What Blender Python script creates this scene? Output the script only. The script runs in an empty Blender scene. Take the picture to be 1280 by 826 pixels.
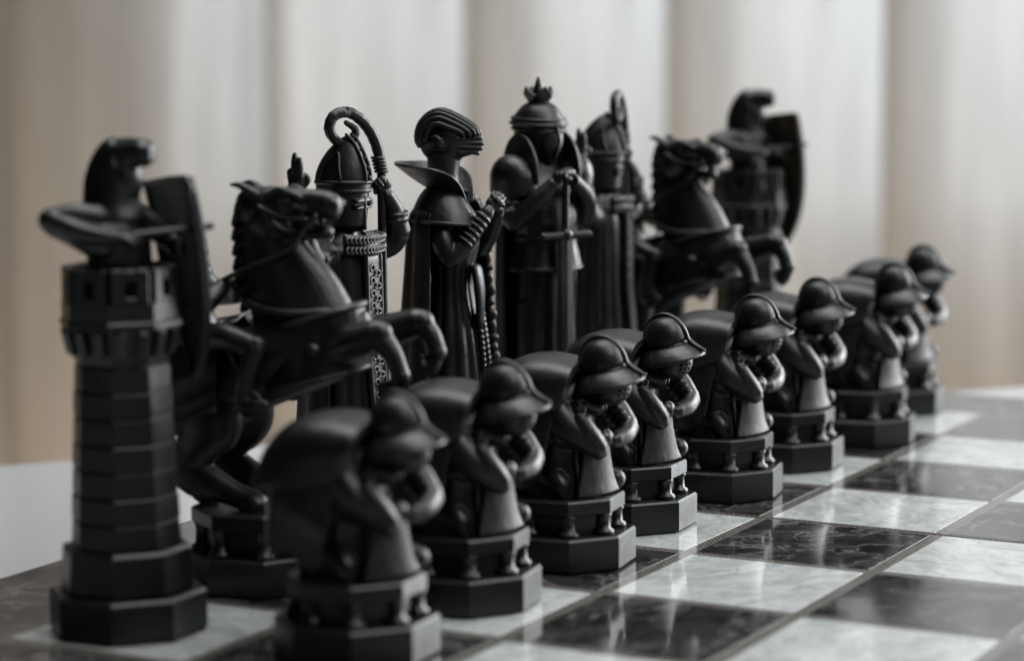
import bpy, bmesh, math, random
import numpy as np
from mathutils import Matrix, Vector, Euler

random.seed(7)
R = math.radians
SQ = 5.0            # one board square in centimetres
CM = 0.01           # scene is in metres, pieces are authored in centimetres
scene = bpy.context.scene
COL = scene.collection

# ------------------------------------------------------------------ camera
CAM_POS = np.array([7.142, -8.409, 2.728]) * SQ * CM
PITCH, YAW, ROLL = -0.12570, 0.49503, -0.00613
F_PX, W_PX = 3102.5, 1280.0
cam = bpy.data.cameras.new('camera')
cam_ob = bpy.data.objects.new('camera', cam)
COL.objects.link(cam_ob)
scene.camera = cam_ob
cam.sensor_width = 36.0
cam.lens = 36.0 * F_PX / W_PX
cam.clip_start, cam.clip_end = 0.02, 50.0
fwd = np.array([-math.sin(YAW) * math.cos(PITCH), math.cos(YAW) * math.cos(PITCH), math.sin(PITCH)])
rgt = np.cross(fwd, [0, 0, 1]); rgt /= np.linalg.norm(rgt)
upv = np.cross(rgt, fwd)
c_, s_ = math.cos(ROLL), math.sin(ROLL)
rgt, upv = c_ * rgt + s_ * upv, -s_ * rgt + c_ * upv
m = Matrix(((rgt[0], upv[0], -fwd[0], CAM_POS[0]), (rgt[1], upv[1], -fwd[1], CAM_POS[1]),
            (rgt[2], upv[2], -fwd[2], CAM_POS[2]), (0, 0, 0, 1)))
cam_ob.matrix_world = m
cam.dof.use_dof = True
cam.dof.focus_distance = 0.658
cam.dof.aperture_fstop = 9.2
cam.dof.aperture_blades = 0

def pixel_on_plane(u, v, z=0.0):
    """photo pixel -> point (metres) on the horizontal plane z"""
    d = fwd + rgt * (u - 640) / F_PX + upv * (413 - v) / F_PX
    t = (z - CAM_POS[2]) / d[2]
    return CAM_POS + d * t

# ------------------------------------------------------------------ light
world = bpy.data.worlds.new('World')
scene.world = world
world.use_nodes = True
world.node_tree.nodes['Background'].inputs[0].default_value = (0.80, 0.86, 0.92, 1)
world.node_tree.nodes['Background'].inputs[1].default_value = 0.004
scene.view_settings.view_transform = 'Standard'
scene.view_settings.look = 'None'
scene.view_settings.exposure = 0.0
scene.view_settings.gamma = 1.0
scene.cycles.use_denoising = True
scene.cycles.max_bounces = 8

fh = np.array([-math.sin(YAW), math.cos(YAW), 0.0])     # level view direction
rh = np.array([math.cos(YAW), math.sin(YAW), 0.0])      # level right
def back(dist, side, z):
    """a point `dist` m in front of the camera foot, `side` m to the right, height z (table top = -0.01)"""
    p = np.array([CAM_POS[0], CAM_POS[1], 0]) + fh * dist + rh * side
    return Vector((p[0], p[1], z))

def area(name, loc, target, sx, sy, power, col, spread=180):
    l = bpy.data.lights.new(name, 'AREA')
    l.shape = 'RECTANGLE'; l.size = sx; l.size_y = sy; l.energy = power; l.color = col; l.spread = R(spread)
    o = bpy.data.objects.new(name, l); COL.objects.link(o)
    o.location = loc
    o.rotation_euler = (Vector(target) - Vector(loc)).to_track_quat('-Z', 'Y').to_euler()
    return o

DIST = 1.72
# daylight of the window behind the blinds
area('window_daylight', back(DIST + 0.34, 0.95, 0.54), back(0.5, 0.95, 0.54), 2.5, 1.06, 36.0, (0.86, 0.93, 1.0))
# added warm lamp, low behind the table, brightening the lower blinds
area('low_warm_fill', back(DIST - 0.42, 0.0, -0.62), back(DIST + 0.1, 0.0, -0.12), 2.4, 0.3, 12.5, (1.0, 0.79, 0.57))
# uncovered window to the right of the table, reaching low beside it
area('side_window', Vector((0.66, 1.12, 0.36)), Vector((0.08, 0.2, 0.02)), 0.9, 0.72, 4.0, (0.97, 0.98, 1.0), 75)
# added soft lamp, high at the right, for highlights on rounded near sides
area('high_right_fill', Vector((0.95, 0.12, 1.0)), Vector((0.08, 0.18, 0.03)), 0.8, 0.7, 1.6, (0.98, 0.98, 1.0), 80)

# daylight coming back from the white ceiling
area('ceiling_bounce', Vector((0.10, 0.42, 1.35)), Vector((0.08, 0.30, 0.0)), 1.3, 1.0, 6.5, (0.98, 0.99, 1.0), 100)

# ------------------------------------------------------------------ materials
def mat(name):
    mt = bpy.data.materials.new(name); mt.use_nodes = True
    nt = mt.node_tree; b = nt.nodes['Principled BSDF']
    return mt, nt, b
def N(nt, t, **kw):
    n = nt.nodes.new(t)
    for k, v in kw.items():
        if k in ('inputs',):
            for kk, vv in v.items(): n.inputs[kk].default_value = vv
        else: setattr(n, k, v)
    return n
def L(nt, a, ao, b, bi): nt.links.new(a.outputs[ao], b.inputs[bi])

def resin_material(name='black_resin', base=(0.0030, 0.0042, 0.0038), rough=0.38, wear=0.55):
    mt, nt, b = mat(name)
    tc = N(nt, 'ShaderNodeTexCoord')
    n1 = N(nt, 'ShaderNodeTexNoise', inputs={'Scale': 90.0, 'Detail': 6.0, 'Roughness': 0.6})
    L(nt, tc, 'Object', n1, 'Vector')
    rr = N(nt, 'ShaderNodeMapRange', inputs={'From Min': 0.3, 'From Max': 0.7, 'To Min': rough - 0.09, 'To Max': rough + 0.12})
    L(nt, n1, 'Fac', rr, 'Value'); L(nt, rr, 'Result', b, 'Roughness')
    n2 = N(nt, 'ShaderNodeTexNoise', inputs={'Scale': 420.0, 'Detail': 5.0})
    L(nt, tc, 'Object', n2, 'Vector')
    cr = N(nt, 'ShaderNodeValToRGB')
    cr.color_ramp.elements[0].position = 0.35; cr.color_ramp.elements[0].color = (*[c * 0.8 for c in base], 1)
    cr.color_ramp.elements[1].position = 0.75; cr.color_ramp.elements[1].color = (*[c * 1.5 for c in base], 1)
    L(nt, n1, 'Fac', cr, 'Fac')
    geo = N(nt, 'ShaderNodeNewGeometry')
    pt = N(nt, 'ShaderNodeMapRange', inputs={'From Min': 0.53, 'From Max': 0.62, 'To Min': 0.0, 'To Max': wear})
    L(nt, geo, 'Pointiness', pt, 'Value')
    pm = N(nt, 'ShaderNodeMath', operation='MULTIPLY'); L(nt, pt, 'Result', pm, 0); L(nt, n1, 'Fac', pm, 1)
    mw = N(nt, 'ShaderNodeMix', data_type='RGBA'); L(nt, pm, 'Value', mw, 'Factor'); L(nt, cr, 'Color', mw, 'A'); mw.inputs['B'].default_value = (0.055, 0.055, 0.05, 1)
    sx = N(nt, 'ShaderNodeSeparateXYZ'); L(nt, geo, 'Normal', sx, 'Vector')
    dz = N(nt, 'ShaderNodeMapRange', inputs={'From Min': 0.35, 'From Max': 1.0, 'To Min': 0.0, 'To Max': 1.0}); L(nt, sx, 'Z', dz, 'Value')
    dn = N(nt, 'ShaderNodeTexNoise', inputs={'Scale': 900.0, 'Detail': 6.0, 'Roughness': 0.7}); L(nt, tc, 'Object', dn, 'Vector')
    dr = N(nt, 'ShaderNodeMapRange', inputs={'From Min': 0.45, 'From Max': 0.75, 'To Min': 0.0, 'To Max': 0.45}); L(nt, dn, 'Fac', dr, 'Value')
    dm = N(nt, 'ShaderNodeMath', operation='MULTIPLY'); L(nt, dz, 'Result', dm, 0); L(nt, dr, 'Result', dm, 1)
    md = N(nt, 'ShaderNodeMix', data_type='RGBA'); L(nt, dm, 'Value', md, 'Factor'); L(nt, mw, 'Result', md, 'A'); md.inputs['B'].default_value = (0.045, 0.045, 0.043, 1)
    L(nt, md, 'Result', b, 'Base Color')
    bp = N(nt, 'ShaderNodeBump', inputs={'Strength': 0.22, 'Distance': 0.0006})
    L(nt, n2, 'Fac', bp, 'Height'); L(nt, bp, 'Normal', b, 'Normal')
    b.inputs['Specular IOR Level'].default_value = 0.6
    return mt
M_BLACK = resin_material()
M_BASE = resin_material('black_resin_base', (0.0030, 0.0045, 0.0040), 0.36, 0.0)
M_PEWTER = resin_material('worn_pewter_relief', (0.13, 0.135, 0.13), 0.38)
M_HOLE = resin_material('hole_black', (0.004, 0.004, 0.004), 0.7)

def marble(name, c0, c1, c2, rough):
    mt, nt, b = mat(name)
    tc = N(nt, 'ShaderNodeTexCoord')
    oi = N(nt, 'ShaderNodeObjectInfo')
    off = N(nt, 'ShaderNodeVectorMath', operation='MULTIPLY_ADD')
    cmb = N(nt, 'ShaderNodeCombineXYZ')
    L(nt, oi, 'Random', cmb, 'X'); L(nt, oi, 'Random', cmb, 'Y'); L(nt, oi, 'Random', cmb, 'Z')
    off.inputs[1].default_value = (3.7, 9.1, 5.3)
    L(nt, cmb, 'Vector', off, 0); L(nt, tc, 'Object', off, 2)
    warp = N(nt, 'ShaderNodeTexNoise', inputs={'Scale': 55.0, 'Detail': 3.0})
    L(nt, off, 'Vector', warp, 'Vector')
    wv = N(nt, 'ShaderNodeVectorMath', operation='MULTIPLY_ADD'); wv.inputs[1].default_value = (0.02, 0.02, 0.02)
    L(nt, warp, 'Color', wv, 0); L(nt, off, 'Vector', wv, 2)
    vr = N(nt, 'ShaderNodeVectorRotate', rotation_type='Z_AXIS')
    an = N(nt, 'ShaderNodeMath', operation='MULTIPLY'); an.inputs[1].default_value = 37.0
    L(nt, oi, 'Random', an, 0); L(nt, an, 'Value', vr, 'Angle'); L(nt, wv, 'Vector', vr, 'Vector')
    mp = N(nt, 'ShaderNodeMapping'); mp.inputs['Scale'].default_value = (1, 1.9, 1)
    L(nt, vr, 'Vector', mp, 'Vector')
    big = N(nt, 'ShaderNodeTexNoise', inputs={'Scale': 75.0, 'Detail': 6.0, 'Roughness': 0.55, 'Distortion': 1.2})
    L(nt, mp, 'Vector', big, 'Vector')
    cr = N(nt, 'ShaderNodeValToRGB'); e = cr.color_ramp.elements
    e[0].position = 0.36; e[0].color = (*c0, 1); e[1].position = 0.56; e[1].color = (*c1, 1)
    L(nt, big, 'Fac', cr, 'Fac')
    vein = N(nt, 'ShaderNodeTexNoise', inputs={'Scale': 34.0, 'Detail': 10.0, 'Roughness': 0.66, 'Distortion': 0.7})
    L(nt, mp, 'Vector', vein, 'Vector')
    ab = N(nt, 'ShaderNodeMath', operation='SUBTRACT'); ab.inputs[1].default_value = 0.5
    L(nt, vein, 'Fac', ab, 0)
    ab2 = N(nt, 'ShaderNodeMath', operation='ABSOLUTE'); L(nt, ab, 'Value', ab2, 0)
    vm = N(nt, 'ShaderNodeMapRange', inputs={'From Min': 0.0, 'From Max': 0.022, 'To Min': 0.85, 'To Max': 0.0})
    L(nt, ab2, 'Value', vm, 'Value')
    mx = N(nt, 'ShaderNodeMix', data_type='RGBA')
    L(nt, vm, 'Result', mx, 'Factor'); L(nt, cr, 'Color', mx, 'A'); mx.inputs['B'].default_value = (*c2, 1)
    vo = N(nt, 'ShaderNodeTexVoronoi', inputs={'Scale': 420.0}); L(nt, off, 'Vector', vo, 'Vector')
    sp = N(nt, 'ShaderNodeMapRange', inputs={'From Min': 0.03, 'From Max': 0.07, 'To Min': 0.55, 'To Max': 0.0}); L(nt, vo, 'Distance', sp, 'Value')
    ds = N(nt, 'ShaderNodeMix', data_type='RGBA'); L(nt, sp, 'Result', ds, 'Factor'); L(nt, mx, 'Result', ds, 'A'); ds.inputs['B'].default_value = (0.30, 0.29, 0.28, 1)
    L(nt, ds, 'Result', b, 'Base Color')
    sm = N(nt, 'ShaderNodeTexNoise', inputs={'Scale': 30.0, 'Detail': 6.0}); L(nt, off, 'Vector', sm, 'Vector')
    rr = N(nt, 'ShaderNodeMapRange', inputs={'From Min': 0.3, 'From Max': 0.75, 'To Min': rough * 0.7, 'To Max': rough * 1.8})
    L(nt, sm, 'Fac', rr, 'Value'); L(nt, rr, 'Result', b, 'Roughness')
    bp = N(nt, 'ShaderNodeBump', inputs={'Strength': 0.06, 'Distance': 0.0008})
    L(nt, sm, 'Fac', bp, 'Height'); L(nt, bp, 'Normal', b, 'Normal')
    return mt
M_LIGHT = marble('pale_marble', (0.33, 0.365, 0.355), (0.52, 0.53, 0.522), (0.35, 0.38, 0.37), 0.09)
M_DARK = marble('dark_marble', (0.010, 0.009, 0.010), (0.035, 0.032, 0.034), (0.17, 0.165, 0.16), 0.08)
M_BORDER = marble('border_marble', (0.020, 0.019, 0.020), (0.055, 0.052, 0.054), (0.19, 0.185, 0.18), 0.14)

def strip_material():
    mt, nt, b = mat('printed_key_pattern')
    tc = N(nt, 'ShaderNodeTexCoord')
    br = N(nt, 'ShaderNodeTexBrick', inputs={'Scale': 620.0, 'Mortar Size': 0.10, 'Brick Width': 0.95, 'Row Height': 0.62})
    br.inputs['Color1'].default_value = (0.015, 0.014, 0.013, 1); br.inputs['Color2'].default_value = (0.05, 0.047, 0.042, 1)
    br.inputs['Mortar'].default_value = (0.26, 0.245, 0.21, 1)
    L(nt, tc, 'Object', br, 'Vector')
    no = N(nt, 'ShaderNodeTexNoise', inputs={'Scale': 700.0, 'Detail': 3.0}); L(nt, tc, 'Object', no, 'Vector')
    cr = N(nt, 'ShaderNodeValToRGB'); e = cr.color_ramp.elements
    e[0].position = 0.47; e[0].color = (0.012, 0.011, 0.010, 1); e[1].position = 0.60; e[1].color = (0.20, 0.19, 0.165, 1)
    L(nt, no, 'Fac', cr, 'Fac')
    mx = N(nt, 'ShaderNodeMix', data_type='RGBA'); mx.inputs['Factor'].default_value = 0.25
    L(nt, br, 'Color', mx, 'A'); L(nt, cr, 'Color', mx, 'B'); L(nt, mx, 'Result', b, 'Base Color')
    b.inputs['Roughness'].default_value = 0.16
    return mt
M_STRIP = strip_material()

def simple(name, col, rough, noise=0.0, scale=40.0):
    mt, nt, b = mat(name)
    tc = N(nt, 'ShaderNodeTexCoord')
    no = N(nt, 'ShaderNodeTexNoise', inputs={'Scale': scale, 'Detail': 5.0}); L(nt, tc, 'Object', no, 'Vector')
    cr = N(nt, 'ShaderNodeValToRGB'); e = cr.color_ramp.elements
    e[0].position = 0.3; e[0].color = (*[c * (1 - noise) for c in col], 1); e[1].position = 0.7; e[1].color = (*[min(1, c * (1 + noise)) for c in col], 1)
    L(nt, no, 'Fac', cr, 'Fac'); L(nt, cr, 'Color', b, 'Base Color')
    rr = N(nt, 'ShaderNodeMapRange', inputs={'From Min': 0.3, 'From Max': 0.7, 'To Min': rough * 0.8, 'To Max': rough * 1.25})
    L(nt, no, 'Fac', rr, 'Value'); L(nt, rr, 'Result', b, 'Roughness')
    return mt
M_TABLE = simple('white_lacquer', (0.47, 0.475, 0.485), 0.035, 0.02, 12.0)
M_TLEG = simple('grey_metal', (0.35, 0.35, 0.36), 0.35, 0.05, 20.0)
M_WALL = simple('beige_plaster', (0.42, 0.38, 0.33), 0.85, 0.05, 8.0)
M_EDGE = simple('board_side', (0.03, 0.028, 0.026), 0.3, 0.1, 60.0)

def fabric():
    mt, nt, b = mat('translucent_blind_fabric')
    out = nt.nodes['Material Output']
    tc = N(nt, 'ShaderNodeTexCoord')
    wa = N(nt, 'ShaderNodeTexNoise', inputs={'Scale': 60.0, 'Detail': 4.0}); 
    mp = N(nt, 'ShaderNodeMapping'); mp.inputs['Scale'].default_value = (1, 1, 0.08)
    L(nt, tc, 'Object', mp, 'Vector'); L(nt, mp, 'Vector', wa, 'Vector')
    cr = N(nt, 'ShaderNodeValToRGB'); e = cr.color_ramp.elements
    e[0].position = 0.3; e[0].color = (0.66, 0.655, 0.645, 1); e[1].position = 0.7; e[1].color = (0.78, 0.775, 0.765, 1)
    L(nt, wa, 'Fac', cr, 'Fac')
    df = N(nt, 'ShaderNodeBsdfDiffuse'); tr = N(nt, 'ShaderNodeBsdfTranslucent')
    L(nt, cr, 'Color', df, 'Color'); L(nt, cr, 'Color', tr, 'Color')
    mx = N(nt, 'ShaderNodeMixShader'); mx.inputs[0].default_value = 0.70
    L(nt, df, 'BSDF', mx, 1); L(nt, tr, 'BSDF', mx, 2); L(nt, mx, 'Shader', out, 'Surface')
    return mt
M_BLIND = fabric()

# ------------------------------------------------------------------ object helpers
def link(name, me, parent=None):
    o = bpy.data.objects.new(name, me); COL.objects.link(o)
    if parent is not None: o.parent = parent
    return o
def tag(o, label=None, cat=None, group=None, kind=None):
    if label: o['label'] = label
    if cat: o['category'] = cat
    if group: o['group'] = group
    if kind: o['kind'] = kind
    return o
def empty(name, loc=(0, 0, 0), rz=0.0):
    o = bpy.data.objects.new(name, None); COL.objects.link(o)
    o.empty_display_size = 0.02
    o.location = loc; o.rotation_euler = (0, 0, rz)
    return o
def copy_tree(o, parent=None):
    c = o.copy(); COL.objects.link(c); c.parent = parent
    for ch in list(o.children): copy_tree(ch, c)
    return c

def vec(*a): return np.array(a, float)
def nrm(v):
    v = np.asarray(v, float); n = np.linalg.norm(v)
    return v / n if n > 1e-12 else v
def euler_m(rx=0, ry=0, rz=0):
    return np.array(Euler((R(rx), R(ry), R(rz))).to_matrix())

def catmull(P, n):
    """resample control rows P (k x d) to smooth rows"""
    P = np.asarray(P, float)
    if len(P) < 3 or n <= 1: return P
    Q = np.vstack([2 * P[0] - P[1], P, 2 * P[-1] - P[-2]])
    out = []
    for i in range(1, len(Q) - 2):
        for k in range(n):
            t = k / n
            a, b, c, d = Q[i - 1], Q[i], Q[i + 1], Q[i + 2]
            out.append(0.5 * ((2 * b) + (-a + c) * t + (2 * a - 5 * b + 4 * c - d) * t * t + (-a + 3 * b - 3 * c + d) * t ** 3))
    out.append(P[-1])
    return np.array(out)

class Blob:
    """collects closed solids (in cm); build() links them as ONE mesh object"""
    def __init__(s): s.v = []; s.f = []
    def add(s, V, F):
        o = len(s.v); s.v += [tuple(p) for p in V]; s.f += [tuple(i + o for i in f) for f in F]; return s
    def rings(s, Rg, caps=True):
        n = len(Rg[0]); V = [p for r in Rg for p in r]; F = []
        for i in range(len(Rg) - 1):
            for j in range(n):
                a = i * n + j; b = i * n + (j + 1) % n
                F.append((a, b, b + n, a + n))
        if caps:
            F.append(tuple(range(n - 1, -1, -1))); F.append(tuple(range((len(Rg) - 1) * n, len(Rg) * n)))
        return s.add(V, F)
    def ell(s, c, r, rot=None, n=44, k=26):
        M = np.eye(3) if rot is None else rot
        r = (r, r, r) if np.isscalar(r) else r
        Rg = []
        for i in range(k + 1):
            ph = -math.pi / 2 + math.pi * (0.04 + 0.92 * i / k)
            Rg.append([M @ vec(r[0] * math.cos(ph) * math.cos(2 * math.pi * j / n), r[1] * math.cos(ph) * math.sin(2 * math.pi * j / n), r[2] * math.sin(ph)) + vec(*c) for j in range(n)])
        return s.rings(Rg)
    def tube(s, P, r, ref=(0, 1, 0), n=36, sub=9, cap=True, wob=None):
        """P control points; r per-point radius or (a,b): a along `ref` side, b across"""
        P = np.asarray(P, float); k = len(P)
        rr = np.array([(q, q) if np.isscalar(q) else q for q in (r if not np.isscalar(r) else [r] * k)], float)
        D = catmull(np.hstack([P, rr]), sub); P = D[:, :3]; rr = np.abs(D[:, 3:])
        T = np.gradient(P, axis=0); Rg = []
        for i in range(len(P)):
            t = nrm(T[i]); a = np.asarray(ref, float) - t * np.dot(ref, t)
            if np.linalg.norm(a) < 1e-3: a = vec(1, 0, 0) - t * t[0]
            a = nrm(a); b = np.cross(t, a)
            def ring(o, q):
                return [P[i] + t * o + a * rr[i][0] * q * math.cos(2 * math.pi * j / n) + b * rr[i][1] * q * math.sin(2 * math.pi * j / n) for j in range(n)]
            h = min(rr[i])
            if i == 0 and cap:
                Rg += [ring(-h * 0.95, 0.28), ring(-h * 0.7, 0.7)]
            Rg.append(ring(0, 1 if wob is None else 1 + wob * math.sin(i * 2.2)))
            if i == len(P) - 1 and cap:
                Rg += [ring(h * 0.7, 0.7), ring(h * 0.95, 0.28)]
        return s.rings(Rg)
    def box(s, c, size, rot=None, bev=0.03):
        M = np.eye(3) if rot is None else rot
        hx, hy, hz = [q / 2 for q in size]; b = min(bev, hx * .9, hy * .9, hz * .9)
        def ring(x, y, z, e):
            q = [(x - e, y), (-x + e, y), (-x, y - e), (-x, -y + e), (-x + e, -y), (x - e, -y), (x, -y + e), (x, y - e)]
            return [M @ vec(p[0], p[1], z) + vec(*c) for p in q]
        return s.rings([ring(hx - b, hy - b, -hz, b * .6), ring(hx, hy, -hz + b, b), ring(hx, hy, hz - b, b), ring(hx - b, hy - b, hz, b * .6)])
    def octo(s, R0, z0, z1, R1=None, n=8, ph=22.5, bev=0.05, c=(0, 0)):
        R1 = R0 if R1 is None else R1
        def ring(rad, z): return [vec(c[0] + rad * math.cos(R(ph + 360 / n * j)), c[1] + rad * math.sin(R(ph + 360 / n * j)), z) for j in range(n)]
        return s.rings([ring(R0 - bev, z0), ring(R0, z0 + bev), ring(R1, z1 - bev), ring(R1 - bev, z1)])
    def lathe(s, prof, n=32, c=(0, 0, 0), rot=None, sx=1.0, sy=1.0, fine=0):
        M = np.eye(3) if rot is None else rot
        if fine:
            prof = catmull(prof, fine); prof[:, 0] = np.maximum(prof[:, 0], .01)
        return s.rings([[M @ vec(sx * p[0] * math.cos(2 * math.pi * j / n), sy * p[0] * math.sin(2 * math.pi * j / n), p[1]) + vec(*c) for j in range(n)] for p in prof])
    def loft(s, levels, folds=0.0, nf=9, n=72, ph=0.3, sub=6):
        """levels: rows (z, cx, cy, rx, ry); folds grow towards the first row"""
        D = catmull(np.asarray(levels, float), sub); Rg = []
        z0, z1 = D[0][0], D[-1][0]
        for z, cx, cy, rx, ry in D:
            k = max(0.0, 1 - (z - z0) / (z1 - z0)) ** 0.8 * folds
            ring = []
            for j in range(n):
                t = 2 * math.pi * j / n
                w = 1 + k * (abs(math.sin(t * nf / 2 + ph + 0.5 * math.sin(2 * t))) ** 0.8 - 0.6)
                ring.append(vec(cx + rx * w * math.cos(t), cy + ry * w * math.sin(t), z))
            Rg.append(ring)
        return s.rings(Rg)
    def shell(s, P, t):
        """P: grid (a x b x 3) of outer points -> closed sheet of thickness t"""
        P = np.asarray(P, float); a, b = P.shape[:2]
        nn = np.cross(np.gradient(P, axis=0), np.gradient(P, axis=1))
        nn /= np.linalg.norm(nn, axis=2, keepdims=True) + 1e-9
        Q = P - nn * t; V = list(P.reshape(-1, 3)) + list(Q.reshape(-1, 3)); F = []; o = a * b
        for i in range(a - 1):
            for j in range(b - 1):
                q = (i * b + j, (i + 1) * b + j, (i + 1) * b + j + 1, i * b + j + 1)
                F.append(q); F.append(tuple(k + o for k in reversed(q)))
        rim = [(0, j) for j in range(b)] + [(i, b - 1) for i in range(1, a)] + [(a - 1, j) for j in range(b - 2, -1, -1)] + [(i, 0) for i in range(a - 2, 0, -1)]
        idx = [i * b + j for i, j in rim]
        for k in range(len(idx)):
            x, y = idx[k], idx[(k + 1) % len(idx)]
            F.append((x, y, y + o, x + o))
        return s.add(V, F)
    def mesh(s, name):
        me = bpy.data.meshes.new(name); me.from_pydata(s.v, [], s.f); me.update()
        bm = bmesh.new(); bm.from_mesh(me); bmesh.ops.recalc_face_normals(bm, faces=bm.faces); bm.to_mesh(me); bm.free()
        return me
    def build(s, name, mt, parent=None, voxel=None, smooth=0, shade=None, cut=None):
        me = s.mesh(name)
        if voxel:
            tmp = bpy.data.objects.new('tmp', me); COL.objects.link(tmp)
            q = tmp.modifiers.new('r', 'REMESH'); q.mode = 'VOXEL'; q.voxel_size = voxel; q.use_smooth_shade = True
            if smooth:
                w = tmp.modifiers.new('s', 'SMOOTH'); w.factor = 0.5; w.iterations = smooth
            co = None
            if cut is not None:
                co = bpy.data.objects.new('tmpcut', cut.mesh('cut')); COL.objects.link(co)
                bo = tmp.modifiers.new('b', 'BOOLEAN'); bo.operation = 'DIFFERENCE'; bo.object = co; bo.solver = 'FAST'
            dg = bpy.context.evaluated_depsgraph_get(); dg.update()
            me2 = bpy.data.meshes.new_from_object(tmp.evaluated_get(dg))
            bpy.data.objects.remove(tmp); bpy.data.meshes.remove(me)
            if co: bpy.data.objects.remove(co)
            me = me2; me.name = name
            shade = True if shade is None else shade
        me.transform(Matrix.Scale(CM, 4))
        me.materials.clear(); me.materials.append(mt)
        if shade:
            me.polygons.foreach_set('use_smooth', [True] * len(me.polygons))
        me.update()
        return link(name, me, parent)

def hand(b, p, d, nrmv, s=0.3, curl=0.6, thumb=1):
    """closed-ish hand: palm at p pointing along d, palm side nrmv; four fingers and a thumb from the palm's side"""
    d = nrm(d); nv = nrm(np.asarray(nrmv, float) - d * np.dot(nrmv, d)); sd = np.cross(d, nv); p = vec(*p)
    rot = np.column_stack([d, sd, nv])
    b.ell(p, (s * 0.8, s * 0.72, s * 0.42), rot, 14, 8)
    for i, ln in enumerate((0.85, 1.0, 0.95, 0.72)):
        o = p + sd * s * (-0.54 + 0.36 * i) + d * s * 0.55
        a1 = o + d * s * ln * 0.6 + nv * s * 0.25 * curl
        a2 = a1 + nrm(d * (1 - curl) + nv * curl) * s * ln * 0.5
        a3 = a2 + nrm(d * (0.4 - curl) + nv) * s * ln * 0.35 * (0.4 + curl)
        b.tube([o, a1, a2, a3], [s * .21, s * .2, s * .18, s * .15], n=8, sub=3)
    o = p - sd * s * 0.6 * thumb - d * s * 0.3
    b.tube([o, o + d * s * .45 - sd * s * .3 * thumb + nv * s * .2, o + d * s * .9 - sd * s * .15 * thumb + nv * s * .4], [s * .24, s * .22, s * .16], n=8, sub=3)

VOX = 0.026

def pedestal(root, Rb=1.8, hb=0.85, Rs=1.5, ht=1.75, cols=True):
    """octagonal plinth, ring of stub columns, slab"""
    Blob().octo(Rb, 0, hb, bev=0.05).build('plinth', M_BASE, root)
    if cols:
        Blob().octo(Rs * 0.84, hb, ht - 0.38, bev=0.02).build('core', M_BASE, root)
        for k in range(8):
            a = R(45 * k + 22.5); rad = Rs * 0.84
            q = Blob().lathe([(0.27, hb), (0.29, hb + .05), (0.27, hb + .11), (0.19, hb + .16), (0.18, ht - .48), (0.22, ht - .42), (0.22, ht - .37)], 18, (rad * math.cos(a), rad * math.sin(a), 0))
            q.build('column', M_BASE, root, shade=True)
    Blob().octo(Rs, ht - 0.38, ht, bev=0.04).build('slab', M_BASE, root)

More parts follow.
